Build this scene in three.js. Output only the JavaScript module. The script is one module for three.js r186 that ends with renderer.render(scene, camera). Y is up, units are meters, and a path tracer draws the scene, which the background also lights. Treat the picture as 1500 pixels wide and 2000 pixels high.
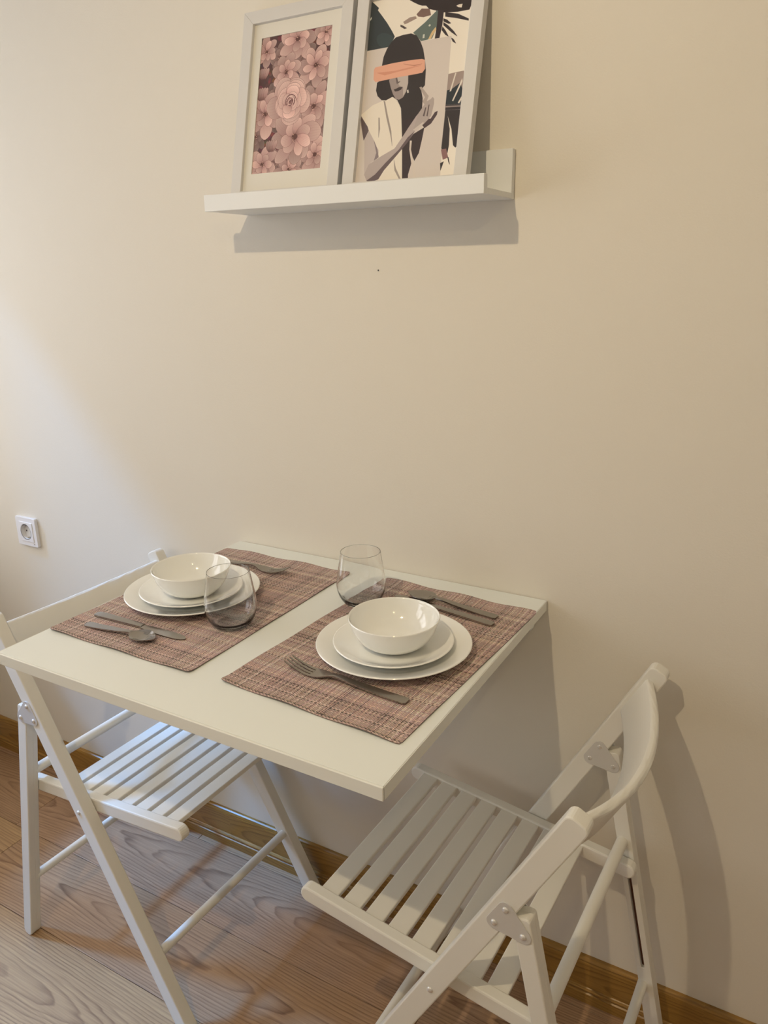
import * as THREE from 'three';
import { RoundedBoxGeometry } from 'three/addons/geometries/RoundedBoxGeometry.js';
import { mergeGeometries, mergeVertices, toCreasedNormals } from 'three/addons/utils/BufferGeometryUtils.js';
import { RectAreaLightUniformsLib } from 'three/addons/lights/RectAreaLightUniformsLib.js';
import { ImprovedNoise } from 'three/addons/math/ImprovedNoise.js';

// ---------------------------------------------------------------- camera, sky, exposure
const scene = new THREE.Scene();
const camera = new THREE.PerspectiveCamera(2 * Math.atan(1000 / 1500.9) * 180 / Math.PI, 1500 / 2000, 0.02, 30);
camera.position.set(1.1359, 1.4908, 1.3082);
camera.rotation.order = 'YXZ';
camera.rotation.set(-17.302 * Math.PI / 180, 29.751 * Math.PI / 180, -0.871 * Math.PI / 180);
const renderer = new THREE.WebGLRenderer({ antialias: true });
renderer.toneMapping = THREE.LinearToneMapping;
renderer.toneMappingExposure = 1.0;
renderer.shadowMap.enabled = true;
RectAreaLightUniformsLib.init();
scene.background = new THREE.Color().setRGB(2.05, 2.02, 2.05);          // overcast daylight outside the window

// room (metres): back wall z = 0, floor y = 0
const ROOM = { x0: -1.25, x1: 2.3, z1: 3.1, h: 2.45 };
const WINS = [                                                        // openings in the left wall (second one added) and the daylight each lets in
  { z0: 0.12, z1: 1.30, y0: 0.75, y1: 2.20, color: [0.95, 0.96, 1.0], nits: 1.0 },
  { z0: 1.52, z1: 2.55, y0: 0.75, y1: 2.20, color: [0.97, 0.97, 1.0], nits: 1.0 },  // unseen second window, added to supply fill light from the front left
];
const LAMPS = [                                                       // small ceiling spotlights: bulb position, aim, candela, cone
  { at: [0.55, 2.33, 1.47], aim: [0.55, 0.9, 0.2], label: 'white ceiling spotlight above the middle of the dining table', cd: 2.95, color: [1, 0.80, 0.52], angle: 1.25, penumbra: 0.9 },
  { at: [1.5, 2.26, 2.0], aim: [1.2, 0.9, 0.3], label: 'white ceiling spotlight on the right, behind the camera', cd: 0.8, color: [1, 0.78, 0.40], angle: 1.25, penumbra: 0.9 },
];
WINS.forEach(({ z0, z1, y0, y1, color, nits }, i) => { // daylight of the first window, fill light of the added second
  const day = new THREE.RectAreaLight(new THREE.Color().setRGB(...color), nits, z1 - z0, y1 - y0);
  day.name = 'window_daylight_and_fill'; day.position.set(ROOM.x0 + 0.02, (y0 + y1) / 2, (z0 + z1) / 2); day.lookAt(2, (y0 + y1) / 2, (z0 + z1) / 2); scene.add(day);
});
{
  // soft sky light that falls steeply through the window from the left
  const sky = new THREE.DirectionalLight(new THREE.Color().setRGB(0.14, 0.44, 1.0), 3.9);
  sky.name = 'sky_light'; sky.position.set(-0.87 * 5, 1.0 * 5 + 0.5, 0.27 * 5 + 0.3); sky.target.position.set(0, 0.5, 0.3); sky.target.name = 'sky_aim';
  sky.castShadow = true; sky.shadow.radius = 12; sky.shadow.mapSize.set(2048, 2048);
  Object.assign(sky.shadow.camera, { left: -3, right: 3, top: 3, bottom: -3, near: 0.1, far: 14 });
  scene.add(sky, sky.target);
}

// ---------------------------------------------------------------- helpers
let seed = 7;
const rnd = () => { seed = (seed * 1664525 + 1013904223) >>> 0; return seed / 4294967296; };
const noise = new ImprovedNoise(), N = (x, y, z = 0) => noise.noise(x, y, z);
const fbm = (x, y, z = 0, o = 4) => { let a = 0, s = 1, f = 1; for (let i = 0; i < o; i++) { a += s * N(x * f, y * f, z + i * 7.3); s *= 0.5; f *= 2.03; } return a; };
const taken = new Map();
const numbered = (n) => { const k = taken.get(n) ?? 0; taken.set(n, k + 1); return k ? n + '_' + String(k).padStart(3, '0') : n; };
function mesh(name, geometry, material, parent = scene) {
  const m = new THREE.Mesh(geometry, material);
  m.name = parent === scene ? numbered(name) : name; m.castShadow = m.receiveShadow = true; parent.add(m); return m;
}
function thing(name, label, category, [x, y, z] = [0, 0, 0], turn = 0, group) {
  const o = new THREE.Group(); o.name = numbered(name); scene.add(o); o.position.set(x, y, z); o.rotation.y = turn;
  o.userData = { label, category }; if (group) o.userData.group = group; return o;
}
const tag = (o, label, category, group) => { Object.assign(o.userData, { label, category }); if (group) o.userData.group = group; return o; };
const struct = (o, label) => { o.userData.kind = 'structure'; if (label) { o.userData.label = label; } return o; };
function copyThing(o, label) { const c = o.clone(); c.name = numbered(o.name); c.userData = { ...o.userData, label }; scene.add(c); return c; }
const box = (x0, x1, y0, y1, z0, z1, r = 0) => {
  const g = r ? new RoundedBoxGeometry(x1 - x0, y1 - y0, z1 - z0, 2, r) : new THREE.BoxGeometry(x1 - x0, y1 - y0, z1 - z0);
  g.translate((x0 + x1) / 2, (y0 + y1) / 2, (z0 + z1) / 2); return g;
};
const merge = (list) => mergeGeometries(list.map((g) => { const k = g.index ? g.toNonIndexed() : g; for (const n of Object.keys(k.attributes)) if (!['position', 'normal', 'uv'].includes(n)) k.deleteAttribute(n); return k; }));
const cyl = (r, A, B, seg = 20) => {
  const a = new THREE.Vector3(...A), b = new THREE.Vector3(...B), d = b.clone().sub(a), g = new THREE.CylinderGeometry(r, r, d.length(), seg);
  g.applyQuaternion(new THREE.Quaternion().setFromUnitVectors(new THREE.Vector3(0, 1, 0), d.clone().normalize())); g.translate(...a.add(b).multiplyScalar(0.5).toArray()); return g;
};
const lathe = (pts, seg = 64) => new THREE.LatheGeometry(pts.map(([x, y]) => new THREE.Vector2(x, y)), seg);
const spline = (pts, n) => new THREE.CatmullRomCurve3(pts.map(([x, y]) => new THREE.Vector3(x, y, 0))).getPoints(n).map((p) => [Math.max(p.x, 0), p.y]);
function boxUV(g, s = 1) { // uv in metres, chosen per face by its normal
  const k = g.index ? g.toNonIndexed() : g, p = k.attributes.position, n = k.attributes.normal, uv = new Float32Array(p.count * 2);
  for (let i = 0; i < p.count; i++) {
    const ax = Math.abs(n.getX(i)), ay = Math.abs(n.getY(i)), az = Math.abs(n.getZ(i));
    const [u, v] = ay >= ax && ay >= az ? [p.getX(i), p.getZ(i)] : ax >= az ? [p.getZ(i), p.getY(i)] : [p.getX(i), p.getY(i)];
    uv[2 * i] = u * s; uv[2 * i + 1] = v * s;
  }
  k.setAttribute('uv', new THREE.BufferAttribute(uv, 2)); return k;
}

// ---------------------------------------------------------------- textures and materials
const lin = (r, g, b) => new THREE.Color().setRGB(r, g, b);
function dataTex(w, h, f, srgb) {
  const d = new Uint8Array(w * h * 4);
  for (let y = 0; y < h; y++) for (let x = 0; x < w; x++) { const c = f(x, y), o = (y * w + x) * 4; d[o] = c[0]; d[o + 1] = c[1]; d[o + 2] = c[2]; d[o + 3] = 255; }
  const t = new THREE.DataTexture(d, w, h); t.magFilter = THREE.LinearFilter; t.minFilter = THREE.LinearMipmapLinearFilter; t.generateMipmaps = true;
  t.wrapS = t.wrapT = THREE.RepeatWrapping; if (srgb) t.colorSpace = THREE.SRGBColorSpace; t.needsUpdate = true; return t;
}
const clamp = (v) => v < 0 ? 0 : v > 255 ? 255 : v;
const grit = dataTex(256, 256, () => { const v = 90 + rnd() * 90; return [v, v, v]; });
const plasterBump = grit.clone(); plasterBump.repeat.set(3.2, 3.2);
const std = (o) => new THREE.MeshStandardMaterial(o);
const M = {
  wall: std({ color: lin(0.76, 0.72, 0.635), roughness: 0.78, bumpMap: plasterBump, bumpScale: 0.0004 }),
  ceiling: std({ color: lin(0.8, 0.79, 0.76), roughness: 0.9 }),
  paint: std({ color: lin(0.80, 0.785, 0.725), roughness: 0.42 }),                 // cream lacquer of the chairs
  table: std({ color: lin(0.81, 0.84, 0.80), roughness: 0.34 }),
  tableEdge: std({ color: lin(0.82, 0.83, 0.78), roughness: 0.3 }),
  white: std({ color: lin(0.82, 0.81, 0.78), roughness: 0.4 }),
  ledge: std({ color: lin(0.80, 0.82, 0.82), roughness: 0.36 }),
  frame: std({ color: lin(0.67, 0.66, 0.645), roughness: 0.42 }),
  mount: std({ color: lin(0.74, 0.72, 0.66), roughness: 0.85 }),
  backing: std({ color: lin(0.30, 0.22, 0.14), roughness: 0.9 }),
  opal: new THREE.MeshPhysicalMaterial({ color: lin(0.92, 0.93, 0.90), roughness: 0.10, clearcoat: 1, clearcoatRoughness: 0.03 }),
  steel: std({ color: lin(0.36, 0.335, 0.305), roughness: 0.18, metalness: 1 }),
  bracket: std({ color: lin(0.66, 0.65, 0.63), roughness: 0.45, metalness: 0.2 }),
  rivet: std({ color: lin(0.78, 0.77, 0.75), roughness: 0.22, metalness: 0.5 }),
  glass: new THREE.MeshPhysicalMaterial({ color: lin(0.975, 0.985, 0.98), roughness: 0.0, transmission: 1, thickness: 0, ior: 1.5 }),
  glassBase: new THREE.MeshPhysicalMaterial({ color: lin(1, 1, 1), roughness: 0.0, transmission: 1, thickness: 0.008, ior: 1.5, attenuationColor: lin(0.74, 0.94, 0.88), attenuationDistance: 0.18 }),
  pane: new THREE.MeshPhysicalMaterial({ color: lin(1, 1, 1), roughness: 0, transmission: 1, thickness: 0 }),
  socket: std({ color: lin(0.84, 0.84, 0.86), roughness: 0.3 }),
  socketDark: std({ color: lin(0.06, 0.055, 0.05), roughness: 0.6 }),
  socketDish: std({ color: lin(0.72, 0.71, 0.70), roughness: 0.35 }),
  brass: std({ color: lin(0.55, 0.47, 0.33), roughness: 0.35, metalness: 1 }),
  rawWood: std({ color: lin(0.14, 0.06, 0.035), roughness: 0.9 }),
  lampBody: std({ color: lin(0.75, 0.75, 0.74), roughness: 0.4 }),
  subfloor: std({ color: lin(0.05, 0.035, 0.025), roughness: 0.95 }),
};

// oak laminate: flat-sawn boards, ring pattern cut at a shallow depth
function oakTex(k, w, h, metresX, metresY, base, dark) {
  const ox = k * 13.7;
  return dataTex(w, h, (px, py) => {
    const x = px / w * metresX, y = (py / h - 0.5) * metresY;
    const axis = 0.030 * N(x * 0.8 + ox, 3.1) + 0.006 * N(x * 2.6 + ox, 9.4);
    const yy = y - axis;
    const depth = 0.012 + 0.085 * (0.5 + 0.5 * N(x * 1.5 + ox, 21.3)) + 0.05 * Math.abs(N(x * 0.7 + ox, 33.1));
    const rad = Math.hypot(yy * 1.15, depth) + 0.0022 * fbm(x * 3.0 + ox, y * 34, 1.2, 3);
    const ring = rad * 150 + 0.7 * N(x * 1.2 + ox, y * 16, 4) + 0.16 * N(x * 22 + ox, y * 60, 8);
    const fr = ring - Math.floor(ring);
    const line = Math.pow(fr, 4.0) * Math.min(1, (1 - fr) * 9) * (0.55 + 0.5 * N(Math.floor(ring) * 1.7 + ox, x * 2.5));
    const fine = fbm(x * 7 + ox, y * 300, 7, 3), pore = Math.max(0, N(x * 16 + ox, y * 620, 2) - 0.2);
    const broad = 0.5 * fbm(x * 2.2 + ox, y * 9, 3, 3);
    const t = Math.min(1, Math.max(0, 0.15 + 0.95 * line + 0.13 * fine + 0.26 * pore + 0.16 * broad));
    return [clamp(base[0] + (dark[0] - base[0]) * t + broad * 10), clamp(base[1] + (dark[1] - base[1]) * t + broad * 9), clamp(base[2] + (dark[2] - base[2]) * t + broad * 8)];
  }, true);
}
const plankMats = [0, 1, 2, 3, 4].map((k) => std({ map: oakTex(k, 1280, 208, 1.28, 0.207, [192 + (k % 3) * 4, 158 + (k % 3) * 4, 122 + (k % 2) * 4], [88, 58, 40]), roughness: 0.42 }));
const skirtMat = std({ map: oakTex(11, 1024, 128, 1.2, 0.13, [172, 132, 66], [92, 62, 24]), roughness: 0.28 });

// woven placemat: individual warp and weft tapes
const weaveCanvas = (() => {
  const nx = 190, ny = 284, p = 4, w = nx * p, h = ny * p;
  const tone = (n, s) => Array.from({ length: n }, (_, i) => {
    const slow = fbm(i * 0.045 + s, s, 0, 3), r = rnd();
    const base = r < 0.14 ? [92, 76, 72] : r < 0.28 ? [222, 204, 188] : r < 0.55 ? [190, 164, 154] : [174, 149, 141];
    return base.map((v, c) => v + slow * 15 + (rnd() - 0.5) * 16);
  });
  const warp = tone(nx, 3.7), weft = tone(ny, 91.3);
  const over = (i, j) => ((i >> 1) + j) % 2 === 0;
  const col = dataTex(w, h, (x, y) => {
    const i = Math.floor(x / p), j = Math.floor(y / p), c = over(i, j) ? warp[i] : weft[j], e = (rnd() - 0.5) * 22;
    const gap = (x % p === 0 && !over(i, j)) || (y % p === 0 && over(i, j)) ? 0.72 : 1.04;
    return [clamp(c[0] * gap + e), clamp(c[1] * gap + e), clamp(c[2] * gap + e)];
  }, true);
  const bump = dataTex(w, h, (x, y) => {
    const i = Math.floor(x / p), j = Math.floor(y / p), k = over(i, j) ? Math.abs((x % p) - 1.5) : Math.abs((y % p) - 1.5), v = (over(i, j) ? 215 : 185) - k * 55;
    return [v, v, v];
  });
  return { col, bump };
})();
M.weave = std({ map: weaveCanvas.col, bumpMap: weaveCanvas.bump, bumpScale: 0.0007, roughness: 0.7 });
M.weaveEdge = std({ color: lin(0.20, 0.14, 0.12), roughness: 0.8 });

// ---------------------------------------------------------------- room shell
{
  const T = 0.14, { x0, x1, z1, h } = ROOM;
  const wb = struct(mesh('wall_back', boxUV(box(x0 - T, x1 + T, -T, h + T, -T, 0)), M.wall));
  const hole = mesh('nail_hole', new THREE.CircleGeometry(0.0016, 12), M.socketDark, wb); hole.position.set(0.384, 1.495, 0.0004);
  struct(mesh('wall_right', boxUV(box(x1, x1 + T, -T, h + T, 0, z1)), M.wall));
  struct(mesh('wall_front', boxUV(box(x0 - T, x1 + T, -T, h + T, z1, z1 + T)), M.wall));
  const [A, B] = WINS;
  struct(mesh('wall_left', boxUV(merge([
    box(x0 - T, x0, 0, h, 0, A.z0), box(x0 - T, x0, 0, h, A.z1, B.z0), box(x0 - T, x0, 0, h, B.z1, z1), ...WINS.flatMap((w) => [box(x0 - T, x0, 0, w.y0, w.z0, w.z1), box(x0 - T, x0, w.y1, h, w.z0, w.z1)])])), M.wall));
  struct(mesh('ceiling', box(x0, x1, h, h + T, 0, z1), M.ceiling));
  // unseen casing, added left of the frame to shade the back wall
  struct(mesh('added_trim_1', boxUV(box(-1.25, -1.12, 0, h, 0, 0.10, 0.004)), M.wall));

  // windows, the second added for fill: frame, mullion, sill, panes
  WINS.forEach(({ z0, z1: zz, y0, y1 }, i) => {
    const win = new THREE.Group(); win.name = 'window_' + (i + 1); scene.add(win); struct(win);
    const a = x0 - 0.11, b = x0 - 0.05, f = 0.055, zm = (z0 + zz) / 2;
    mesh('window_frame', merge([box(a, b, y0, y1, z0, z0 + f), box(a, b, y0, y1, zz - f, zz), box(a, b, y0, y0 + f, z0, zz), box(a, b, y1 - f, y1, z0, zz)]), M.white, win);
    mesh('mullion', box(a, b, y0 + f, y1 - f, zm - 0.035, zm + 0.035), M.white, win);
    mesh('pane', box(a + 0.025, a + 0.029, y0 + f, y1 - f, z0 + f, zm - 0.035), M.pane, win);
    mesh('pane', box(a + 0.025, a + 0.029, y0 + f, y1 - f, zm + 0.035, zz - f), M.pane, win);
    mesh('window_sill', box(x0 - 0.05, x0 + 0.10, y0 - 0.03, y0, z0 - 0.05, zz + 0.05, 0.006), M.white, win);
  });

  // floor of separate laminate boards over a dark underlay
  const floor = struct(mesh('floor', box(x0 - T, x1 + T, -T, -0.012, -T, z1 + T), M.subfloor));
  const rows = []; for (let z = 0.036 - 0.207; z < z1; z += 0.207) rows.push(z);
  const gap = 0.0013, PL = 1.28;
  const geos = [];
  const plankGeo = (w, d) => {
    const g = box(0, w, -0.012, 0, 0, d, 0.0008), k = g.index ? g.toNonIndexed() : g, p = k.attributes.position, uv = new Float32Array(p.count * 2);
    for (let i = 0; i < p.count; i++) { uv[2 * i] = p.getX(i) / PL; uv[2 * i + 1] = p.getZ(i) / 0.207; }
    k.setAttribute('uv', new THREE.BufferAttribute(uv, 2)); return k;
  };
  const full = plankGeo(PL - gap, 0.207 - gap);
  rows.forEach((z, r) => {
    const zs = Math.max(z, 0), ze = Math.min(z + 0.207, z1);
    let x = [-0.634, -0.20, -1.05][(r + 1) % 3] - PL * 2, n = 0;
    if (r === 2) x = -0.634 - PL * 2; if (r === 1) x = 0.58 - PL * 3; if (r === 3) x = 0.80 - PL * 3;
    for (; x < x1; x += PL, n++) {
      const xs = Math.max(x, x0), xe = Math.min(x + PL, x1); if (xe - xs < 0.02) continue;
      const whole = xe - xs > PL - 0.001 && ze - zs > 0.2069;
      const m = mesh('plank', whole ? full : plankGeo(xe - xs - gap, ze - zs - gap), plankMats[(r * 2 + n * 3) % 5], floor);
      m.position.set(xs, 0, zs);
    }
  });
  // skirting boards: moulded profile with a bead low on the face
  const prof = (s) => {
    const sh = new THREE.Shape(); const P = [[0, 0], [0.019, 0], [0.019, 0.020], [0.0185, 0.024], [0.0155, 0.026], [0.0160, 0.0275]];
    P.forEach(([z, y], i) => i ? sh.lineTo(z, y) : sh.moveTo(z, y));
    for (let i = 0; i <= 6; i++) { const t = -Math.PI / 2 + Math.PI * i / 6; sh.lineTo(0.0145 + 0.0035 * Math.cos(t), 0.0315 + 0.0038 * Math.sin(t)); }
    [[0.0125, 0.037], [0.0125, 0.098], [0.0115, 0.101], [0.0118, 0.1035], [0.0095, 0.108], [0.006, 0.110], [0, 0.110]].forEach(([z, y]) => sh.lineTo(z, y));
    return new THREE.ExtrudeGeometry(sh, { depth: s, bevelEnabled: false, steps: 1 });
  };
  const skirt = (name, len, pos, turn) => {
    const g = prof(len), p = g.attributes.position, uv = g.attributes.uv;
    for (let i = 0; i < p.count; i++) uv.setXY(i, p.getZ(i) / 1.2, p.getY(i) / 0.13 + 0.05);
    const m = struct(mesh(name, g, skirtMat)); m.position.set(...pos); m.rotation.y = turn; return m;
  };
  // profile lies in local x (out of the wall) and y; it is swept along local z
  skirt('baseboard_back', x1 + 1.12, [x1, 0, 0], -Math.PI / 2);
  skirt('baseboard_left', z1 - 0.02, [x0, 0, 0.02], 0);
  skirt('baseboard_right', z1 - 0.02, [x1, 0, z1], Math.PI);
}

// ---------------------------------------------------------------- ceiling spotlights (out of the frame; they light the place)
LAMPS.forEach((L, i) => {
  const [x, y, z] = L.at, dir = new THREE.Vector3(...L.aim).sub(new THREE.Vector3(x, y, z)).normalize();
  const o = thing('ceiling_spotlight', L.label, 'spotlight', [x, y, z]);
  mesh('mounting_plate', lathe([[0, ROOM.h - y - 0.001], [0.045, ROOM.h - y - 0.001], [0.045, ROOM.h - y - 0.018], [0, ROOM.h - y - 0.018]], 32), M.lampBody, o);
  mesh('stem', cyl(0.006, [0, 0.035, 0], [0, ROOM.h - y - 0.015, 0]), M.lampBody, o);
  const q = new THREE.Quaternion().setFromUnitVectors(new THREE.Vector3(0, -1, 0), dir);
  const shell = lathe([[0, 0.075], [0.026, 0.072], [0.032, 0.06], [0.034, -0.002], [0.031, -0.002], [0.029, 0.05], [0, 0.055]], 32);
  mesh('housing', shell, M.lampBody, o).quaternion.copy(q);
  const glow = new THREE.MeshStandardMaterial({ color: lin(0.9, 0.9, 0.9), emissive: lin(...L.color), emissiveIntensity: 8 * L.cd, roughness: 0.4 });
  mesh('bulb', new THREE.CylinderGeometry(0.022, 0.022, 0.012, 28).translate(0, 0.014, 0), glow, o).quaternion.copy(q);
  const s = new THREE.SpotLight(lin(...L.color), L.cd, 0, L.angle, L.penumbra, 2);
  s.name = 'spot'; s.position.copy(dir).multiplyScalar(0.012); s.target.position.copy(dir).multiplyScalar(2); s.castShadow = true; s.shadow.radius = 0.7; s.shadow.mapSize.set(2048, 2048);
  o.add(s); o.add(s.target); s.target.name = 'aim';
});

// ---------------------------------------------------------------- wall table
const TOP = 0.8967, TX = 0.740, TZ = 0.629;
{
  const t = thing('wall_table', 'white wall-mounted table laid for two under the picture ledge', 'table', [0, TOP, 0]);
  mesh('tabletop', boxUV(box(0.0012, TX - 0.0012, -0.0198, 0, 0.0015, TZ - 0.0040, 0.0008)), M.table, t);
  mesh('edge_band', box(0, TX, -0.0200, -0.0002, TZ - 0.0038, TZ, 0.0011), M.tableEdge, t).userData.label = 'thin front edge strip';
  mesh('edge_band', box(-0.0002, 0.0010, -0.0200, -0.0002, 0.002, TZ - 0.0045, 0.0005), M.tableEdge, t);
  mesh('edge_band', box(TX - 0.0010, TX + 0.0002, -0.0200, -0.0002, 0.002, TZ - 0.0045, 0.0005), M.tableEdge, t);
  mesh('wall_rail', box(0.03, TX - 0.022, -0.060, -0.0200, 0.0005, 0.022, 0.002), M.table, t);
  // fold-out brackets under the leaf
  for (const x of [0.22, 0.52]) {
    const sh = new THREE.Shape(); sh.moveTo(0.022, -0.0205); sh.lineTo(0.30, -0.0205); sh.lineTo(0.30, -0.034); sh.lineTo(0.040, -0.22); sh.lineTo(0.022, -0.22);
    const g = new THREE.ExtrudeGeometry(sh, { depth: 0.016, bevelEnabled: true, bevelSize: 0.001, bevelThickness: 0.001, bevelSegments: 1 }); g.rotateY(-Math.PI / 2); g.translate(x + 0.016, 0, 0);
    mesh('support_bracket', g, M.table, t);
    mesh('wall_plate', box(x - 0.005, x + 0.021, -0.24, -0.06, 0.0005, 0.021, 0.002), M.table, t);
  }
}

// ---------------------------------------------------------------- folding chairs
const C = { T: [-0.239, 0.838], F: [0.211, 0], hw: 0.0172, B: [-0.1735, 0.648], G: [-0.311, 0], hr: 0.0135, P: [-0.232, 0.4375], Q: [0.226, 0.488], rh: 0.0145, b: 0.229, t: 0.026, tr: 0.021 };
function barShape(A, B, hw, rA, rB, ext = [0, 0]) { // rounded bar from A to B in the x-y plane
  const dx = B[0] - A[0], dy = B[1] - A[1], l = Math.hypot(dx, dy), ux = dx / l, uy = dy / l, P = (s, n) => [A[0] + ux * s - uy * n, A[1] + uy * s + ux * n];
  const sh = new THREE.Shape(), pts = [], arc = (cs, cn, r, a0) => { for (let i = 0; i <= 5; i++) { const a = a0 + Math.PI / 2 * i / 5; pts.push(P(cs + r * Math.cos(a), cn + r * Math.sin(a))); } };
  const s0 = -ext[0], s1 = l + ext[1];
  arc(s1 - rB, -hw + rB, rB, -Math.PI / 2); arc(s1 - rB, hw - rB, rB, 0); arc(s0 + rA, hw - rA, rA, Math.PI / 2); arc(s0 + rA, -hw + rA, rA, Math.PI);
  pts.forEach((p, i) => i ? sh.lineTo(...p) : sh.moveTo(...p)); return sh;
}
const slab = (sh, z0, z1, bev = 0.0022) => { const g = new THREE.ExtrudeGeometry(sh, { depth: z1 - z0 - 2 * bev, bevelEnabled: true, bevelSize: bev, bevelOffset: -bev, bevelThickness: bev, bevelSegments: 2, curveSegments: 6 }); g.translate(0, 0, z0 + bev); return g; };
function makeChair(label) {
  const { T, F, hw, B, G, hr, P, Q, rh, b, t, tr } = C, o = thing('folding_chair', label, 'chair', [0, 0, 0], 0, 'folding chairs at the wall table');
  const along = (A, D, y) => A[0] + (D[0] - A[0]) * (y - A[1]) / (D[1] - A[1]);
  const zi = b - t, zr = zi - 0.0015 - tr;
  for (const s of [1, -1]) {
    const z = (a, c) => s > 0 ? [a, c] : [-c, -a];
    mesh('upright', slab(barShape(T, [along(T, F, hw), hw], hw, hw * 0.62, hw * 0.9, [0.004, hw]), ...z(zi, b)), M.paint, o);
    // rear leg: full outer layer, inner layer with the slot in which the seat rail slides
    const leg = barShape(B, [along(B, G, hr), hr], hr, hr * 0.5, hr * 0.9, [0.012, hr]), inner = barShape(B, [along(B, G, hr), hr], hr, hr * 0.5, hr * 0.9, [0.012, hr]);
    const sx = (y) => along(B, G, y) + 0.001, hole = new THREE.Path(barShape([sx(0.43), 0.43], [sx(0.215), 0.215], 0.0034, 0.003, 0.003).getPoints());
    inner.holes.push(hole);
    mesh('rear_leg', merge([slab(leg, ...z(zi + 0.009, b)), slab(inner, ...z(zi, zi + 0.0105), 0.001)]), M.paint, o);
    mesh('slot_lining', new THREE.ShapeGeometry(barShape([sx(0.43), 0.43], [sx(0.215), 0.215], 0.0033, 0.003, 0.003)).translate(0, 0, s * (zi + 0.0086)).scale(1, 1, 1), M.rawWood, o);
    mesh('seat_rail', slab(barShape(P, Q, rh, rh * 0.95, rh * 0.95, [0.004, 0.004]), ...z(zr, zi - 0.0015), 0.003), M.paint, o);
    // hinge plates outside and inside, with three rivets each
    const R = [[-0.1505, 0.6655], [-0.1345, 0.6370], [-0.1770, 0.6330]], plate = new THREE.Shape(), pr = 0.0115, cx = (R[0][0] + R[1][0] + R[2][0]) / 3, cy = (R[0][1] + R[1][1] + R[2][1]) / 3;
    const hull = []; // rounded triangle: arcs about the rivets
    R.map((p) => ({ p, a: Math.atan2(p[1] - cy, p[0] - cx) })).sort((u, v) => u.a - v.a).forEach(({ p }, i, A) => {
      const pv = A[(i + 2) % 3].p, nx = A[(i + 1) % 3].p, n1 = Math.atan2(p[1] - pv[1], p[0] - pv[0]) - Math.PI / 2; let n2 = Math.atan2(nx[1] - p[1], nx[0] - p[0]) - Math.PI / 2; while (n2 < n1) n2 += 2 * Math.PI;
      for (let k = 0; k <= 8; k++) { const a = n1 + (n2 - n1) * k / 8; hull.push([p[0] + pr * Math.cos(a), p[1] + pr * Math.sin(a)]); }
    });
    hull.forEach((p, i) => i ? plate.lineTo(...p) : plate.moveTo(...p));
    for (const side of [1, -1]) {
      const zz = side > 0 ? z(b, b + 0.0018) : z(zi - 0.0015, zi);
      const pm = mesh('hinge_plate', slab(plate, ...zz, 0.0005), M.bracket, o);
      for (const [x, y] of R) {
        const g = side > 0 ? new THREE.SphereGeometry(0.0048, 16, 8, 0, Math.PI * 2, 0, Math.PI / 2) : lathe([[0, 0.0014], [0.0018, 0.0014], [0.0022, 0.0006], [0.0036, 0.0012], [0.0042, 0]], 16);
        g.rotateX(Math.PI / 2); if (side > 0) g.scale(1, 1, 0.7); if (s * side < 0) g.rotateY(Math.PI);
        g.translate(x, y, side > 0 ? s * (b + 0.0016) : s * (zi - 0.0014)); mesh('rivet', g, M.rivet, pm);
      }
    }
    const pv = new THREE.SphereGeometry(0.0052, 16, 8, 0, Math.PI * 2, 0, Math.PI / 2); pv.rotateX(Math.PI / 2); pv.scale(1, 1, 0.7); if (s < 0) pv.rotateY(Math.PI); pv.translate(-0.0345, 0.4555, s * (b - 0.0004));
    mesh('pivot_rivet', pv, M.rivet, o);
  }
  // eight seat slats between the rails
  const ang = Math.atan2(Q[1] - P[1], Q[0] - P[0]), yR = (x) => P[1] + (Q[1] - P[1]) * (x - P[0]) / (Q[0] - P[0]);
  const slat = new RoundedBoxGeometry(0.0335, 0.0105, 2 * zr + 0.004, 2, 0.0022);
  for (let i = 0; i < 8; i++) { const x = 0.1838 - 0.0438 * i, m = mesh('slat', slat, M.paint, o); m.position.set(x, yR(x) + rh - 0.0085, 0); m.rotation.z = ang; }
  // round stretchers
  mesh('stretcher', cyl(0.0105, [-0.2045, 0.482, -zi - 0.004], [-0.2045, 0.482, zi + 0.004]), M.paint, o);
  mesh('stretcher', cyl(0.0095, [-0.2665, 0.178, -zi - 0.004], [-0.2665, 0.178, zi + 0.004]), M.paint, o);
  mesh('stretcher', cyl(0.0100, [0.128, 0.160, -zi - 0.004], [0.128, 0.160, zi + 0.004]), M.paint, o);
  // bent backrest board between the uprights
  const ux = F[0] - T[0], uy = F[1] - T[1], ul = Math.hypot(ux, uy), u = [ux / ul, uy / ul], n = [-u[1], u[0]]; // u runs down the upright, n points to the front
  const a0 = 0.020, a1 = 0.108, th = 0.0075, sag = 0.052, segs = 28, ring = 12, pos = [], idx = [];
  const sect = []; const rr = 0.0055;
  for (const [ca, cn, st] of [[a1 - rr, th - rr, 0], [a0 + rr, th - rr, 1], [a0 + rr, -th + rr, 2], [a1 - rr, -th + rr, 3]]) for (let k = 0; k < 3; k++) { const a = Math.PI / 2 * st + Math.PI / 4 * k; sect.push([ca + rr * Math.cos(a), cn + rr * Math.sin(a)]); }
  for (let i = 0; i <= segs; i++) {
    const w = -1 + 2 * i / segs, z = w * (zi + 0.003), off = 0.004 - sag * (1 - w * w);
    for (const [s, c] of sect) pos.push(T[0] + u[0] * s + n[0] * (c + off), T[1] + u[1] * s + n[1] * (c + off), z);
  }
  for (let i = 0; i < segs; i++) for (let k = 0; k < ring; k++) { const a = i * ring + k, d = i * ring + (k + 1) % ring, e = a + ring, f = d + ring; idx.push(a, d, e, d, f, e); }
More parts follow.
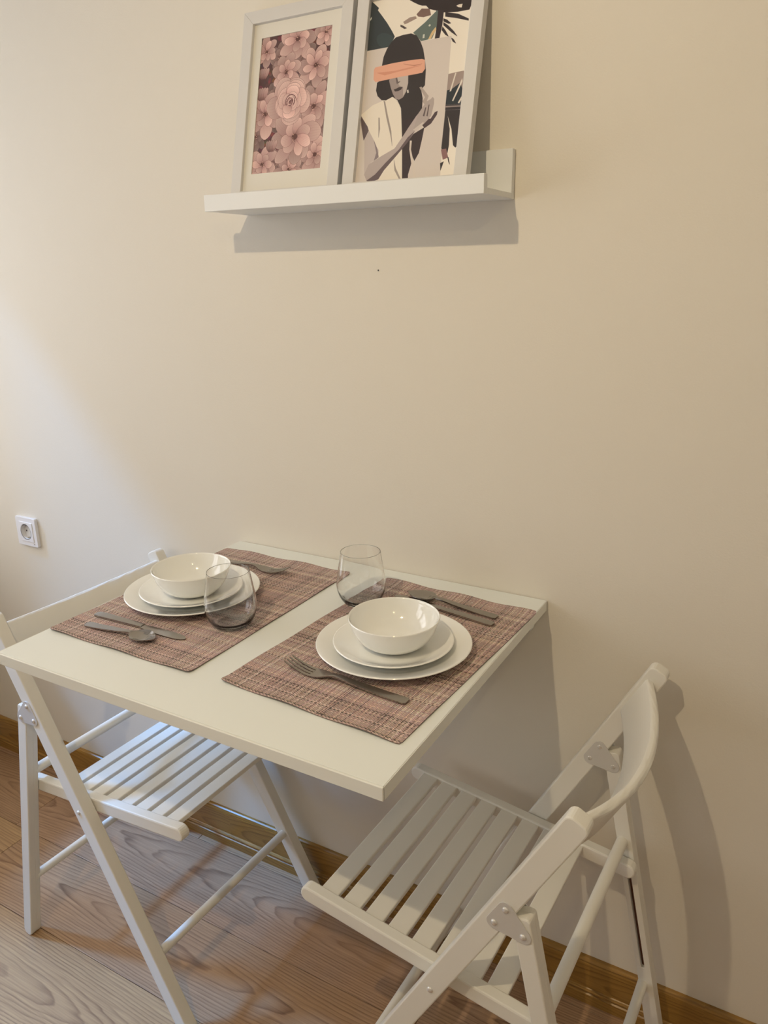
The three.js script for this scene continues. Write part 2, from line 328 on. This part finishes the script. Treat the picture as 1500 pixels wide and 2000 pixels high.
  const bg = new THREE.BufferGeometry(); bg.setAttribute('position', new THREE.Float32BufferAttribute(pos, 3)); bg.setAttribute('uv', new THREE.Float32BufferAttribute(new Float32Array(pos.length / 3 * 2), 2)); bg.setIndex(idx); bg.computeVertexNormals();
  mesh('backrest', toCreasedNormals(bg, 0.9), M.paint, o);
  return o;
}
const chair = makeChair('cream slatted folding chair half tucked under the left side of the table');
chair.position.set(-0.016, 0, 0.2567); chair.rotation.y = -0.0299;
const chair2 = copyThing(chair, 'cream slatted folding chair with bent backrest at the right of the table');
chair2.position.set(0.7165, 0, 0.2732); chair2.rotation.y = 3.1068;

// ---------------------------------------------------------------- placemats
function placemat(label, cx, cz, w, d, turn, ph) {
  const o = thing('placemat', label, 'placemat', [cx, TOP, cz], turn, 'woven placemats on the wall table'), nx = 44, nz = 64, th = 0.0013, top = [], uv = [], ti = [], rim = [];
  const cr = 0.006; // rounded corners
  const lift = (u, v) => { const e = Math.min(1, Math.max(0, (Math.abs(v) - 0.88) / 0.12)), f = Math.min(1, Math.max(0, (Math.abs(u) - 0.92) / 0.08)); return 0.0003 + e * e * 0.0032 * (0.5 + 0.5 * Math.sin(u * 7.5 + ph + v)) + f * f * 0.0012 * (0.5 + 0.5 * Math.sin(v * 9 + ph)); };
  const P = (i, j) => {
    let x = (i / nx - 0.5) * w, z = (j / nz - 0.5) * d; const u = 2 * i / nx - 1, v = 2 * j / nz - 1;
    const qx = Math.abs(x) - (w / 2 - cr), qz = Math.abs(z) - (d / 2 - cr); if (qx > 0 && qz > 0) { const l = Math.hypot(qx, qz); if (l > cr) { x -= Math.sign(x) * qx * (1 - cr / l); z -= Math.sign(z) * qz * (1 - cr / l); } }
    return [x, lift(u, v) + th, z];
  };
  for (let j = 0; j <= nz; j++) for (let i = 0; i <= nx; i++) { top.push(...P(i, j)); uv.push(i / nx, j / nz); }
  for (let j = 0; j < nz; j++) for (let i = 0; i < nx; i++) { const a = j * (nx + 1) + i; ti.push(a, a + nx + 1, a + 1, a + 1, a + nx + 1, a + nx + 2); }
  const g = new THREE.BufferGeometry(); g.setAttribute('position', new THREE.Float32BufferAttribute(top, 3)); g.setAttribute('uv', new THREE.Float32BufferAttribute(uv, 2)); g.setIndex(ti); g.computeVertexNormals();
  mesh('woven_top', g, M.weave, o);
  for (let i = 0; i <= nx; i++) rim.push(P(i, 0)); for (let j = 1; j <= nz; j++) rim.push(P(nx, j)); for (let i = nx - 1; i >= 0; i--) rim.push(P(i, nz)); for (let j = nz - 1; j >= 0; j--) rim.push(P(0, j));
  const ep = [], ei = [], under = []; rim.forEach(([x, y, z], k) => { ep.push(x, y, z, x, y - th, z); if (k) ei.push(2 * k - 2, 2 * k, 2 * k - 1, 2 * k - 1, 2 * k, 2 * k + 1); });
  for (let k = 0; k < top.length; k += 3) { under.push(top[k], top[k + 1] - th, top[k + 2]); }
  const eg = new THREE.BufferGeometry(), base = ep.length / 3; eg.setAttribute('position', new THREE.Float32BufferAttribute([...ep, ...under], 3)); eg.setIndex([...ei, ...ti.map((v, k) => base + ti[k - k % 3 + 2 - k % 3])]); eg.computeVertexNormals();
  mesh('bound_edge', eg, M.weaveEdge, o);
  return o;
}
placemat('pinkish brown woven placemat at the left place, by the socket side', 0.1715, 0.2935, 0.331, 0.4735, -0.004, 0.4);
placemat('pinkish brown woven placemat at the right place, nearer the slatted chair back', 0.568, 0.2945, 0.323, 0.4785, -0.054, 2.1);
const MAT = TOP + 0.0017;

// ---------------------------------------------------------------- crockery
const shell = (outer, innr) => lathe([...spline(outer, 40), ...spline(innr, 40)], 96);
const plateGeo = shell([[0, 0.0035], [0.05, 0.0032], [0.078, 0.0], [0.083, 0.0005], [0.1, 0.0065], [0.129, 0.0165], [0.1312, 0.0182]], [[0.1312, 0.0182], [0.1300, 0.0196], [0.128, 0.0193], [0.1, 0.0105], [0.088, 0.0072], [0.075, 0.0062], [0, 0.0062]]);
const smallGeo = shell([[0, 0.0030], [0.04, 0.0028], [0.056, 0.0], [0.061, 0.0005], [0.075, 0.0055], [0.0970, 0.0145], [0.0988, 0.0160]], [[0.0988, 0.0160], [0.0977, 0.0173], [0.0958, 0.0170], [0.077, 0.0092], [0.066, 0.0064], [0.055, 0.0056], [0, 0.0056]]);
const bowlGeo = shell([[0, 0.0026], [0.026, 0.0024], [0.033, 0.0], [0.038, 0.0006], [0.050, 0.0060], [0.0605, 0.0150], [0.0685, 0.0275], [0.0735, 0.0410], [0.0748, 0.0452]], [[0.0748, 0.0452], [0.0738, 0.0464], [0.0724, 0.0452], [0.0708, 0.0405], [0.0658, 0.0280], [0.0580, 0.0168], [0.047, 0.0086], [0.034, 0.0054], [0, 0.0048]]).scale(1, 1.10, 1);
const SET = [['left', 0.1335, 0.3005], ['right', 0.583, 0.3145]];
SET.forEach(([side, x, z], i) => {
  const p = tag(mesh('dinner_plate', plateGeo, M.opal), `large white dinner plate, lowest of the crockery stack on the ${side} placemat`, 'plate', 'white dinner plates'); p.position.set(x, MAT, z); p.scale.set(0.974, 1, 0.974);
  const q = tag(mesh('side_plate', smallGeo, M.opal), `smaller white plate between dinner plate and bowl on the ${side} placemat`, 'plate', 'white side plates'); q.position.set(x, MAT + 0.0064, z + 0.002);
  const b = tag(mesh('soup_bowl', bowlGeo, M.opal), `deep white bowl topping the plate stack on the ${side} placemat`, 'bowl', 'white bowls'); b.position.set(x + 0.001, MAT + 0.0122, z + 0.001);
});
// stemless tumblers
const tumblerGeo = lathe([...spline([[0, 0.0010], [0.022, 0.0], [0.030, 0.0014], [0.0385, 0.0120], [0.0445, 0.027], [0.0462, 0.040], [0.0448, 0.058], [0.0412, 0.082], [0.0372, 0.110]], 60), ...spline([[0.0372, 0.110], [0.0370, 0.1107], [0.0366, 0.1107], [0.0364, 0.110]], 6), ...spline([[0.0364, 0.110], [0.0402, 0.082], [0.0438, 0.058], [0.0452, 0.040], [0.0434, 0.028], [0.037, 0.0145], [0.026, 0.0075], [0, 0.0062]], 60)], 96).scale(1, 0.925, 1);
[['clear stemless glass in front of the left plate, nearer the camera', 0.2825, 0.364], ['clear stemless glass near the wall, behind the right bowl', 0.4365, 0.1745]].forEach(([label, x, z]) => {
  tag(mesh('tumbler', tumblerGeo, M.glassBase), label, 'glass', 'clear tumblers').position.set(x, MAT + 0.0003, z);
});

// ---------------------------------------------------------------- cutlery (local +x runs from handle end to tip)
function strip(stations, holes) { // stations: x, half width, height of the middle, thickness, cup depth
  const pos = [], idx = [], nw = 8, S = stations.length;
  for (const top of [1, 0]) stations.forEach(([x, w, y, th, cup = 0]) => { for (let k = 0; k <= nw; k++) { const v = -1 + 2 * k / nw, crown = top ? -0.25 * th * v * v * v * v : 0; pos.push(x, y + (top ? th : 0) + crown + cup * v * v, w * v); } });
  const id = (t, s, k) => (t ? 0 : S * (nw + 1)) + s * (nw + 1) + k;
  for (let s = 0; s < S - 1; s++) for (let k = 0; k < nw; k++) {
    idx.push(id(1, s, k), id(1, s, k + 1), id(1, s + 1, k), id(1, s, k + 1), id(1, s + 1, k + 1), id(1, s + 1, k));
    idx.push(id(0, s, k), id(0, s + 1, k), id(0, s, k + 1), id(0, s, k + 1), id(0, s + 1, k), id(0, s + 1, k + 1));
  }
  for (let s = 0; s < S - 1; s++) for (const k of [0, nw]) { const q = [id(1, s, k), id(0, s, k), id(1, s + 1, k), id(0, s + 1, k)]; k ? idx.push(q[0], q[1], q[2], q[1], q[3], q[2]) : idx.push(q[0], q[2], q[1], q[1], q[2], q[3]); }
  for (let k = 0; k < nw; k++) for (const s of [0, S - 1]) { const q = [id(1, s, k), id(1, s, k + 1), id(0, s, k), id(0, s, k + 1)]; s ? idx.push(q[0], q[1], q[2], q[1], q[3], q[2]) : idx.push(q[0], q[2], q[1], q[1], q[2], q[3]); }
  const g = new THREE.BufferGeometry(); g.setAttribute('position', new THREE.Float32BufferAttribute(pos, 3)); g.setAttribute('uv', new THREE.Float32BufferAttribute(new Float32Array(pos.length / 3 * 2), 2)); g.setIndex(idx); g.computeVertexNormals(); return toCreasedNormals(g, 0.7);
}
const handle = (L) => [[0, 0.0052, 0.0006, 0.0026], [0.002, 0.0074, 0.0004, 0.0030], [0.006, 0.0086, 0.0003, 0.0032], [L * 0.3, 0.0080, 0.0010, 0.0034], [L * 0.7, 0.0062, 0.0040, 0.0036], [L * 0.92, 0.0046, 0.0066, 0.0036], [L, 0.0042, 0.0068, 0.0034]];
function makeFork(label) {
  const o = thing('fork', label, 'fork', [0, 0, 0], 0, 'steel forks'), L = 0.128;
  mesh('handle', strip(handle(L)), M.steel, o);
  mesh('head', strip([[L - 0.0005, 0.0042, 0.0068, 0.0034], [L + 0.010, 0.0060, 0.0056, 0.0028], [L + 0.020, 0.0105, 0.0030, 0.0022, 0.0006], [L + 0.030, 0.0128, 0.0012, 0.002, 0.0010], [L + 0.040, 0.0130, 0.0008, 0.002, 0.0010]]), M.steel, o);
  for (let k = 0; k < 4; k++) {
    const z = (k - 1.5) * 0.0069, x = L + 0.0395;
    const t = mesh('tine', strip([[x, 0.0027, 0.0010, 0.002], [x + 0.012, 0.0023, 0.0022, 0.002], [x + 0.026, 0.0021, 0.0052, 0.0019], [x + 0.040, 0.0019, 0.0100, 0.0018], [x + 0.048, 0.0012, 0.0135, 0.0014]]), M.steel, o); t.position.z = z;
  }
  return o;
}
function makeSpoon(label, L = 0.128, k = 1) {
  const o = thing('spoon', label, 'spoon', [0, 0, 0], 0, 'steel spoons'), H = 0.062 * k, st = [[L - 0.0005, 0.0042, 0.0068, 0.0034]];
  mesh('handle', strip(handle(L)), M.steel, o);
  for (let i = 1; i <= 14; i++) { const t = i / 14, w = Math.max(0.0012, 0.0205 * k * Math.pow(Math.sin(Math.PI * Math.pow(t, 0.82) * 0.985), 0.75)), dip = Math.sin(Math.PI * Math.min(1, t * 1.02)); st.push([L + H * t, Math.max(w, t < 0.2 ? 0.0042 : 0), 0.0066 * (1 - t) + 0.0056 * t - 0.0056 * dip, 0.0018, 0.0062 * dip]); }
  mesh('bowl', strip(st), M.steel, o); return o;
}
function makeKnife(label) {
  const o = thing('table_knife', label, 'knife', [0, 0, 0], 0, 'steel table knives'), L = 0.118;
  mesh('handle', strip([[0, 0.0056, 0.0002, 0.0034], [0.003, 0.0078, 0, 0.0042], [0.02, 0.0082, 0, 0.0050], [L * 0.6, 0.0070, 0, 0.0056], [L, 0.0056, 0.0004, 0.0052]]), M.steel, o);
  const b = strip([[L - 0.001, 0.0050, 0.0010, 0.0034], [L + 0.008, 0.0066, 0.0014, 0.0022], [L + 0.016, 0.0092, 0.0014, 0.0014], [L + 0.06, 0.0098, 0.0012, 0.0013], [L + 0.082, 0.0088, 0.0010, 0.0012], [L + 0.094, 0.0058, 0.0009, 0.0011], [L + 0.099, 0.0018, 0.0008, 0.001]]);
  mesh('blade', b, M.steel, o).position.z = 0.0015; return o;
}
const lay = (o, [ax, az], [bx, bz], y = MAT + 0.0006) => { o.position.set(ax, y, az); o.rotation.y = Math.atan2(-(bz - az), bx - ax); return o; };
lay(makeFork('steel fork lying with raised tines in front of the right plate'), [0.678, 0.447], [0.468, 0.440]);
lay(makeFork('steel fork half hidden behind the left plate stack'), [0.016, 0.132], [0.226, 0.128]);
lay(makeKnife('steel knife lying nearest the left plate with blade pointing right'), [0.033, 0.448], [0.248, 0.446]);
lay(makeKnife('steel knife partly hidden behind the right plate'), [0.692, 0.153], [0.479, 0.121]);
lay(makeSpoon('short steel spoon at the near edge of the left placemat'), [0.052, 0.486], [0.230, 0.479]).scale.set(0.84, 1, 1);
lay(makeSpoon('steel spoon on the right placemat nearest the wall'), [0.687, 0.122], [0.488, 0.100]);

// ---------------------------------------------------------------- picture ledge
const LG = { x0: 0.0867, x1: 0.6474, y: 1.6041, d: 0.1315 };
{
  const o = thing('picture_ledge', 'white wall ledge holding two leaning picture frames', 'shelf', [(LG.x0 + LG.x1) / 2, LG.y, 0]), w = (LG.x1 - LG.x0) / 2;
  mesh('back_panel', box(-w, w, 0, 0.0770, 0.0006, 0.0135, 0.001), M.ledge, o);
  mesh('shelf_board', box(-w, w, 0.0005, 0.0095, 0.0135, LG.d - 0.0135, 0.0008), M.ledge, o);
  mesh('front_lip', box(-w, w, 0, 0.0289, LG.d - 0.0135, LG.d, 0.001), M.ledge, o);
}
// frames lean back: bottom front edge at z 0.097, top front edge at z 0.016
const FH = 0.3424, LEAN = Math.atan2(0.081, 0.343);
function canvasTex(w, h, draw) { const c = document.createElement('canvas'); c.width = w; c.height = h; draw(c.getContext('2d'), w, h); const t = new THREE.CanvasTexture(c); t.colorSpace = THREE.SRGBColorSpace; t.anisotropy = 8; return t; }
function pictureFrame(label, x, FW, print, mounted) {
  const o = thing('framed_picture', label, 'picture', [x, LG.y + 0.0137, 0.0945]); o.rotation.x = -LEAN;
  const m = 0.0225, d = 0.016, k = 0.0008, mould = (a, b, c, e) => { const s = new THREE.Shape(); [a, b, c, e].forEach((p, i) => i ? s.lineTo(...p) : s.moveTo(...p)); const g = new THREE.ExtrudeGeometry(s, { depth: d - 2 * k, bevelEnabled: true, bevelSize: k, bevelOffset: -k, bevelThickness: k, bevelSegments: 2 }); g.translate(0, 0, -d + k); return g; };
  const W = FW, H = FH;
  mesh('frame_rail', mould([0, 0], [W, 0], [W - m, m], [m, m]), M.frame, o); mesh('frame_rail', mould([0, H], [m, H - m], [W - m, H - m], [W, H]), M.frame, o);
  mesh('frame_stile', mould([0, 0], [m, m], [m, H - m], [0, H]), M.frame, o); mesh('frame_stile', mould([W, 0], [W, H], [W - m, H - m], [W - m, m]), M.frame, o);
  mesh('backing_board', box(m - 0.003, W - m + 0.003, m - 0.003, H - m + 0.003, -d + 0.001, -d + 0.004), M.backing, o);
  const art = std({ map: print, roughness: 0.6 });
  if (mounted) {
    const s = new THREE.Shape(); [[m - 0.002, m - 0.002], [W - m + 0.002, m - 0.002], [W - m + 0.002, H - m + 0.002], [m - 0.002, H - m + 0.002]].forEach((p, i) => i ? s.lineTo(...p) : s.moveTo(...p));
    const hole = new THREE.Path(), [a, b, c, e] = mounted; [[a, b], [a, e], [c, e], [c, b]].forEach((p, i) => i ? hole.lineTo(...p) : hole.moveTo(...p)); s.holes.push(hole);
    mesh('mount', new THREE.ExtrudeGeometry(s, { depth: 0.0014, bevelEnabled: false }).translate(0, 0, -0.0079), M.mount, o);
    const g = new THREE.PlaneGeometry(c - a + 0.002, e - b + 0.002); g.translate((a + c) / 2, (b + e) / 2, -0.0080); mesh('print', g, art, o).userData.label = 'dusty pink photograph of massed flowers';
  } else {
    const g = new THREE.PlaneGeometry(0.190, 0.309); g.translate(0.1155, 0.166, -0.0080); mesh('print', g, art, o).userData.label = 'collage print of a dark-haired figure with a pink stroke';
  }
  return o;
}
const rgb = (r, g, b, a = 1) => `rgba(${r | 0},${g | 0},${b | 0},${a})`;
const flowers = canvasTex(640, 996, (c, W, H) => {
  seed = 4242;
  c.fillStyle = rgb(86, 60, 60); c.fillRect(0, 0, W, H);
  for (let i = 0; i < 500; i++) { c.fillStyle = rgb(70 + rnd() * 90, 40 + rnd() * 60, 40 + rnd() * 55, 0.5); c.beginPath(); c.ellipse(rnd() * W, rnd() * H, 8 + rnd() * 26, 5 + rnd() * 14, rnd() * 6, 0, 7); c.fill(); }
  const petal = (x, y, a, L, B, tone) => {
    c.save(); c.translate(x, y); c.rotate(a);
    c.beginPath(); c.moveTo(0, 0); c.bezierCurveTo(L * 0.25, -B * 1.0, L * 0.85, -B * 1.15, L, -B * 0.12); c.bezierCurveTo(L * 1.02, B * 0.25, L * 0.75, B * 1.1, 0, 0); c.closePath();
    const g = c.createLinearGradient(0, 0, L, 0); const t = tone; g.addColorStop(0, rgb(122 * t, 88 * t, 88 * t)); g.addColorStop(0.35, rgb(182 * t, 146 * t, 142 * t)); g.addColorStop(1, rgb(214 * t, 184 * t, 178 * t));
    c.fillStyle = g; c.fill(); c.strokeStyle = rgb(96, 56, 54, 0.55); c.lineWidth = 2.2; c.stroke();
    c.strokeStyle = rgb(150, 100, 96, 0.35); c.lineWidth = 1.1; for (let k = -3; k <= 3; k++) { c.beginPath(); c.moveTo(L * 0.08, 0); c.quadraticCurveTo(L * 0.5, k * B * 0.24, L * 0.94, k * B * 0.15); c.stroke(); }
    c.strokeStyle = rgb(244, 214, 204, 0.35); c.lineWidth = 2; c.beginPath(); c.moveTo(L * 0.5, -B * 0.85); c.quadraticCurveTo(L * 0.9, -B * 0.8, L * 0.98, -B * 0.1); c.stroke();
    c.restore();
  };
  const flower = (x, y, r, n, t = 1) => {
    const a0 = rnd() * 6;
    for (let k = 0; k < n; k++) petal(x, y, a0 + k * 2 * Math.PI / n + (rnd() - 0.5) * 0.3, r * (0.85 + rnd() * 0.3), r * (0.36 + rnd() * 0.16), t * (0.80 + rnd() * 0.2));
    for (let k = 0; k < n - 1; k++) petal(x, y, a0 + 0.5 + k * 2 * Math.PI / (n - 1) + (rnd() - 0.5) * 0.4, r * (0.5 + rnd() * 0.25), r * (0.24 + rnd() * 0.1), t * (0.88 + rnd() * 0.2));
    c.fillStyle = rgb(96, 62, 58); c.beginPath(); c.ellipse(x, y, r * 0.12, r * 0.10, 0, 0, 7); c.fill();
    for (let k = 0; k < 9; k++) { const a = rnd() * 7, q = r * (0.05 + rnd() * 0.16); c.fillStyle = rgb(222, 184, 166, 0.85); c.beginPath(); c.ellipse(x + q * Math.cos(a), y + q * Math.sin(a), 4, 2.4, a, 0, 7); c.fill(); }
  };
  const bud = (x, y, r, t = 0.95) => { for (let k = 0; k < 5; k++) petal(x + (k - 2) * r * 0.2, y + r, -Math.PI / 2 + (k - 2) * 0.16, r * 2, r * 0.55, t * (0.8 + 0.05 * k)); };
  for (const [x, y, r, t] of [[0.3, 0.16, 95, 0.75], [0.62, 0.18, 90, 0.75], [0.95, 0.42, 90, 0.7], [0.3, 0.42, 90, 0.72], [0.68, 0.38, 80, 0.7], [0.02, 0.72, 100, 0.75], [0.4, 0.66, 80, 0.6], [0.85, 0.72, 110, 0.78], [0.36, 0.92, 100, 0.78], [0.72, 0.9, 100, 0.75]]) flower(x * W, y * H, r * 1.2, 7, t * 0.98);
  for (const [x, y, r, n] of [[0.083, 0.108, 105, 6], [0.524, 0.052, 150, 7], [0.913, 0.042, 95, 6], [0.811, 0.262, 150, 7], [0.395, 0.276, 125, 7], [0.826, 0.551, 150, 8], [0.142, 0.56, 150, 7], [0.898, 0.894, 130, 7], [0.153, 0.93, 130, 7], [0.551, 0.985, 120, 7], [0.593, 0.751, 190, 8]]) flower(x * W, y * H, r * 1.12, n, 1.06);
  for (const [x, y, r] of [[0.072, 0.263, 42], [0.07, 0.41, 48], [0.27, 0.80, 44]]) bud(x * W, y * H, r);
  { // the open rose in the middle
    const x = 0.494 * W, y = 0.493 * H;
    for (const [n, r, b, t] of [[5, 196, 0.62, 1.0], [5, 172, 0.66, 1.06], [5, 140, 0.72, 1.1], [4, 108, 0.78, 1.12], [4, 78, 0.8, 1.1]]) { const a0 = rnd() * 6; for (let k = 0; k < n; k++) petal(x + (rnd() - 0.5) * 14, y + (rnd() - 0.5) * 14, a0 + k * 2 * Math.PI / n + (rnd() - 0.5) * 0.5, r * (0.82 + rnd() * 0.3), r * b, t * (0.94 + rnd() * 0.1)); }
    for (let k = 0; k < 7; k++) { c.strokeStyle = k % 2 ? rgb(232, 206, 198) : rgb(98, 60, 62); c.lineWidth = k % 2 ? 5 : 5.5; c.beginPath(); c.ellipse(x + (rnd() - 0.5) * 9, y + (rnd() - 0.5) * 9, 46 - k * 6, 50 - k * 6, rnd() * 3, k * 1.3, k * 1.3 + 3.2 + rnd()); c.stroke(); }
  }
});
const ART = {
  leafTL: [-35,-47,-2,-7,26,16,51,38,46,48,71,76,107,118,140,162,159,191,151,205,136,237,-29,238,-30,112],
  streakTL: [-22,112,15,74,14,85,-19,115],
  paper: [-35,239,133,237,310,236,474,236,479,422,482,575,485,728,489,882,498,1038,-19,1011,-12,890,-23,498],
  foliage: [215,-13,226,29,252,45,278,59,297,67,321,71,338,89,377,103,414,118,495,128,554,128,569,89,565,49],
  hole: [485,100,498,96,515,97,512,112,496,108],
  stem: [389,103,419,108,418,178,410,234,386,234,390,183],
  frond1: [429,120,497,139,555,170,556,178,487,155,431,140],
  frond2: [422,148,442,157,464,176,453,176,424,161],
  frond3: [424,166,451,185,483,215,504,241,472,218,426,179],
  frond4: [421,185,439,206,458,235,441,225,419,200],
  frond5: [473,243,488,254,501,273,484,262],
  greenleaf: [263,189,324,150,384,103,399,134,390,183,370,231,311,235,283,205],
  gold: [350,232,366,200,384,181,388,195,372,216,363,232],
  pod: [272,104,297,82,341,90,351,120,312,123,283,116],
  twig: [201,128,236,113,267,113,274,123,227,137,210,140],
  tick: [187,140,202,147,223,161,211,162,187,147],
  hair: [102,321,107,280,122,245,143,217,166,197,208,191,251,191,283,205,307,236,327,275,341,323,353,376,356,448,337,466,351,509,353,555,317,603,285,647,259,689,236,542,210,500,180,481,144,494,118,490,93,468,81,440,83,403,107,390],
  face: [152,401,157,390,257,388,261,426,255,466,240,491,219,500,200,494,181,468,165,435],
  faceLit: [197,389,257,388,261,426,253,465,240,485,237,443,211,430],
  lips: [184,448,200,445,212,440,232,441,225,452,209,457,192,457],
  nose: [186,387,194,390,204,414,216,411,210,417,198,422],
  earring: [260,460,266,458,270,472,263,473],
  pink: [57,336,64,326,161,319,253,318,326,321,342,328,348,370,335,386,292,388,207,390,120,395,72,397,60,384],
  pinkA: [77,354,178,358,251,353,324,351,252,359,179,365,123,371],
  pinkB: [224,330,281,344,329,344,287,349],
  vest: [2,553,69,511,131,494,186,483,222,525,242,569,259,686,298,1028,165,1021,126,776,133,739,96,693,41,607],
  armhole: [2,553,26,584,49,613,59,635,34,679,12,604],
  fold1: [131,496,139,500,161,566,191,648,205,721,190,669,157,581],
  fold2: [110,576,116,577,124,631,121,673,115,619],
  fold3: [222,789,238,833,274,891,265,890,233,843],
  armUp: [39,674,59,634,96,687,121,732,132,771,88,794,68,831,58,857],
  armDark: [96,687,121,732,132,771,107,785,117,748],
  fore: [57,851,77,804,149,767,221,736,256,689,285,647,327,589,353,566,375,594,334,652,292,710,237,769,170,838,143,879,106,891,74,883],
  foreDark: [323,664,292,710,237,769,170,838,143,879,106,891,74,883,121,856,178,801,247,743,290,689],
  coat: [259,691,292,710,319,676,376,650,371,697,360,769,340,804,330,787,311,870,326,1029,297,1028],
  coat2: [259,691,248,601,317,603,285,647],
  lapel: [304,706,314,707,314,749,333,803,360,894,351,894,324,813,306,748],
  hand: [335,584,356,553,375,527,396,519,406,510,415,519,416,542,407,598,395,611,374,630,330,659,316,655],
  finger1: [316,655,368,623,371,629,335,662],
  handDark: [368,609,407,612,427,583,440,579,438,596,411,634,379,652,362,634],
  gapA: [383,595,389,544,392,544,388,598],
  gapB: [363,593,372,555,376,555,370,596],
  strand: [328,455,338,453,383,502,369,542,353,524,365,505],
  rleaf: [479,412,516,409,559,407,564,493,562,559,481,553],
  rleafDark: [481,488,503,486,546,461,562,493,562,559,481,553],
  rst1: [495,494,515,411,520,412,502,492],
  rst2: [513,539,554,442,557,455,519,541],
  rst3: [545,551,562,523,563,536,551,555],
  rband: [481,555,561,561,562,583,482,578],
  rbandL: [482,560,562,566,562,571,482,566],
  rlow: [483,580,562,585,568,746,556,760,543,748,526,671,493,594,515,670,520,746,516,782,482,758],
  rpod: [481,763,507,762,522,803,496,812],
  rtip: [484,828,501,822,489,862],
  rtip2: [520,803,524,803,535,837,527,824],
};
const collage = canvasTex(567, 927, (c, W, H) => {
  seed = 99;
  const poly = (k, col, line) => { const p = ART[k]; c.beginPath(); for (let i = 0; i < p.length; i += 2) i ? c.lineTo(p[i], p[i + 1]) : c.moveTo(p[i], p[i + 1]); c.closePath(); c.fillStyle = col; c.fill(); c.strokeStyle = line ?? col; c.lineWidth = 1.6; c.lineJoin = 'round'; c.stroke(); };
  c.fillStyle = rgb(238, 231, 219); c.fillRect(0, 0, W, H);
  poly('foliage', rgb(44, 34, 36)); poly('hole', rgb(232, 222, 208)); poly('greenleaf', rgb(98, 112, 108));
  c.fillStyle = rgb(206, 208, 198); c.beginPath(); c.ellipse(350, 168, 6, 5, 0, 0, 7); c.fill(); c.fillRect(318, 205, 10, 18);
  poly('stem', rgb(52, 42, 46)); for (const k of [1, 2, 3, 4, 5]) poly('frond' + k, rgb(50, 42, 46)); poly('gold', rgb(214, 186, 138)); poly('pod', rgb(122, 98, 92)); poly('twig', rgb(160, 142, 134)); poly('tick', rgb(76, 66, 64));
  poly('leafTL', rgb(52, 60, 65)); c.fillStyle = rgb(66, 88, 88, 0.45); c.beginPath(); c.ellipse(110, 205, 60, 34, 0.5, 0, 7); c.fill(); poly('streakTL', rgb(214, 214, 206));
  poly('paper', rgb(213, 204, 198));
  poly('rleaf', rgb(160, 144, 138)); poly('rleafDark', rgb(36, 46, 54)); for (const k of [1, 2, 3]) poly('rst' + k, rgb(224, 216, 206)); poly('rband', rgb(44, 38, 44)); poly('rbandL', rgb(150, 138, 134)); poly('rlow', rgb(48, 42, 46)); poly('rpod', rgb(140, 104, 104)); poly('rtip', rgb(44, 38, 42)); poly('rtip2', rgb(44, 38, 42));
  poly('vest', rgb(233, 225, 212)); poly('hair', rgb(50, 44, 45)); poly('coat2', rgb(54, 42, 45)); poly('coat', rgb(58, 46, 49)); poly('lapel', rgb(214, 204, 196));
  poly('armhole', rgb(98, 84, 88)); for (const k of [1, 2, 3]) poly('fold' + k, rgb(160, 150, 144));
  poly('face', rgb(158, 146, 144)); poly('faceLit', rgb(192, 182, 177)); poly('lips', rgb(64, 54, 56)); poly('nose', rgb(104, 92, 92)); poly('earring', rgb(226, 222, 218));
  poly('armUp', rgb(196, 185, 182)); poly('armDark', rgb(140, 128, 132)); poly('fore', rgb(182, 170, 168)); poly('foreDark', rgb(104, 90, 94));
  poly('strand', rgb(176, 164, 158)); poly('handDark', rgb(78, 63, 67)); poly('hand', rgb(176, 165, 162)); poly('finger1', rgb(206, 196, 190)); poly('gapA', rgb(92, 80, 82)); poly('gapB', rgb(92, 80, 82));
  poly('pink', rgb(229, 172, 148)); poly('pinkA', rgb(214, 150, 126)); poly('pinkB', rgb(196, 134, 112));
});
pictureFrame('pale grey frame with a mounted pink flower photograph, left on the ledge', 0.117, 0.2385, flowers, [0.0405, 0.0545, 0.1945, 0.2952]);
pictureFrame('pale grey frame with a black and white figure collage, right on the ledge', 0.3645, 0.2345, collage, null);

// ---------------------------------------------------------------- wall socket
{
  const s = 0.0845, o = thing('wall_socket', 'white single power socket on the wall left of the table', 'socket', [-0.781, 0.8005, 0]);
  const plate = (w, r, d0, d1, hole) => { const sh = barShape([-w / 2, 0], [w / 2, 0], w / 2, r, r); if (hole) { const h = new THREE.Path(); h.absarc(0, 0, hole, 0, Math.PI * 2); sh.holes.push(h); } const g = new THREE.ExtrudeGeometry(sh, { depth: d1 - d0 - 0.001, bevelEnabled: true, bevelSize: 0.0008, bevelOffset: -0.0008, bevelThickness: 0.001, bevelSegments: 2, curveSegments: 40 }); g.translate(0, 0, d0); return g; };
  mesh('cover_frame', plate(s, 0.004, 0.0008, 0.0095, 0.0235), M.socket, o);
  mesh('insert', plate(0.058, 0.003, 0.009, 0.0112, 0.0205), M.socket, o);
  const dish = lathe([[0.0, 0.0012], [0.0185, 0.0012], [0.0198, 0.0030], [0.0204, 0.0112], [0.0232, 0.0112]], 48); dish.rotateX(Math.PI / 2); mesh('recess', dish, M.socketDish, o);
  for (const x of [-0.0095, 0.0095]) mesh('pin_hole', new THREE.CircleGeometry(0.0026, 18).translate(x, 0, 0.0018), M.socketDark, o);
  for (const y of [-1, 1]) mesh('earth_clip', box(-0.0025, 0.0025, y * 0.0185 - 0.0012, y * 0.0185 + 0.0012, 0.0013, 0.0085, 0.0004), M.brass, o);
  mesh('maker_mark', box(0.026, 0.031, -0.0355, -0.0335, 0.0096, 0.0099), M.steel, o);
}

renderer.render(scene, camera);
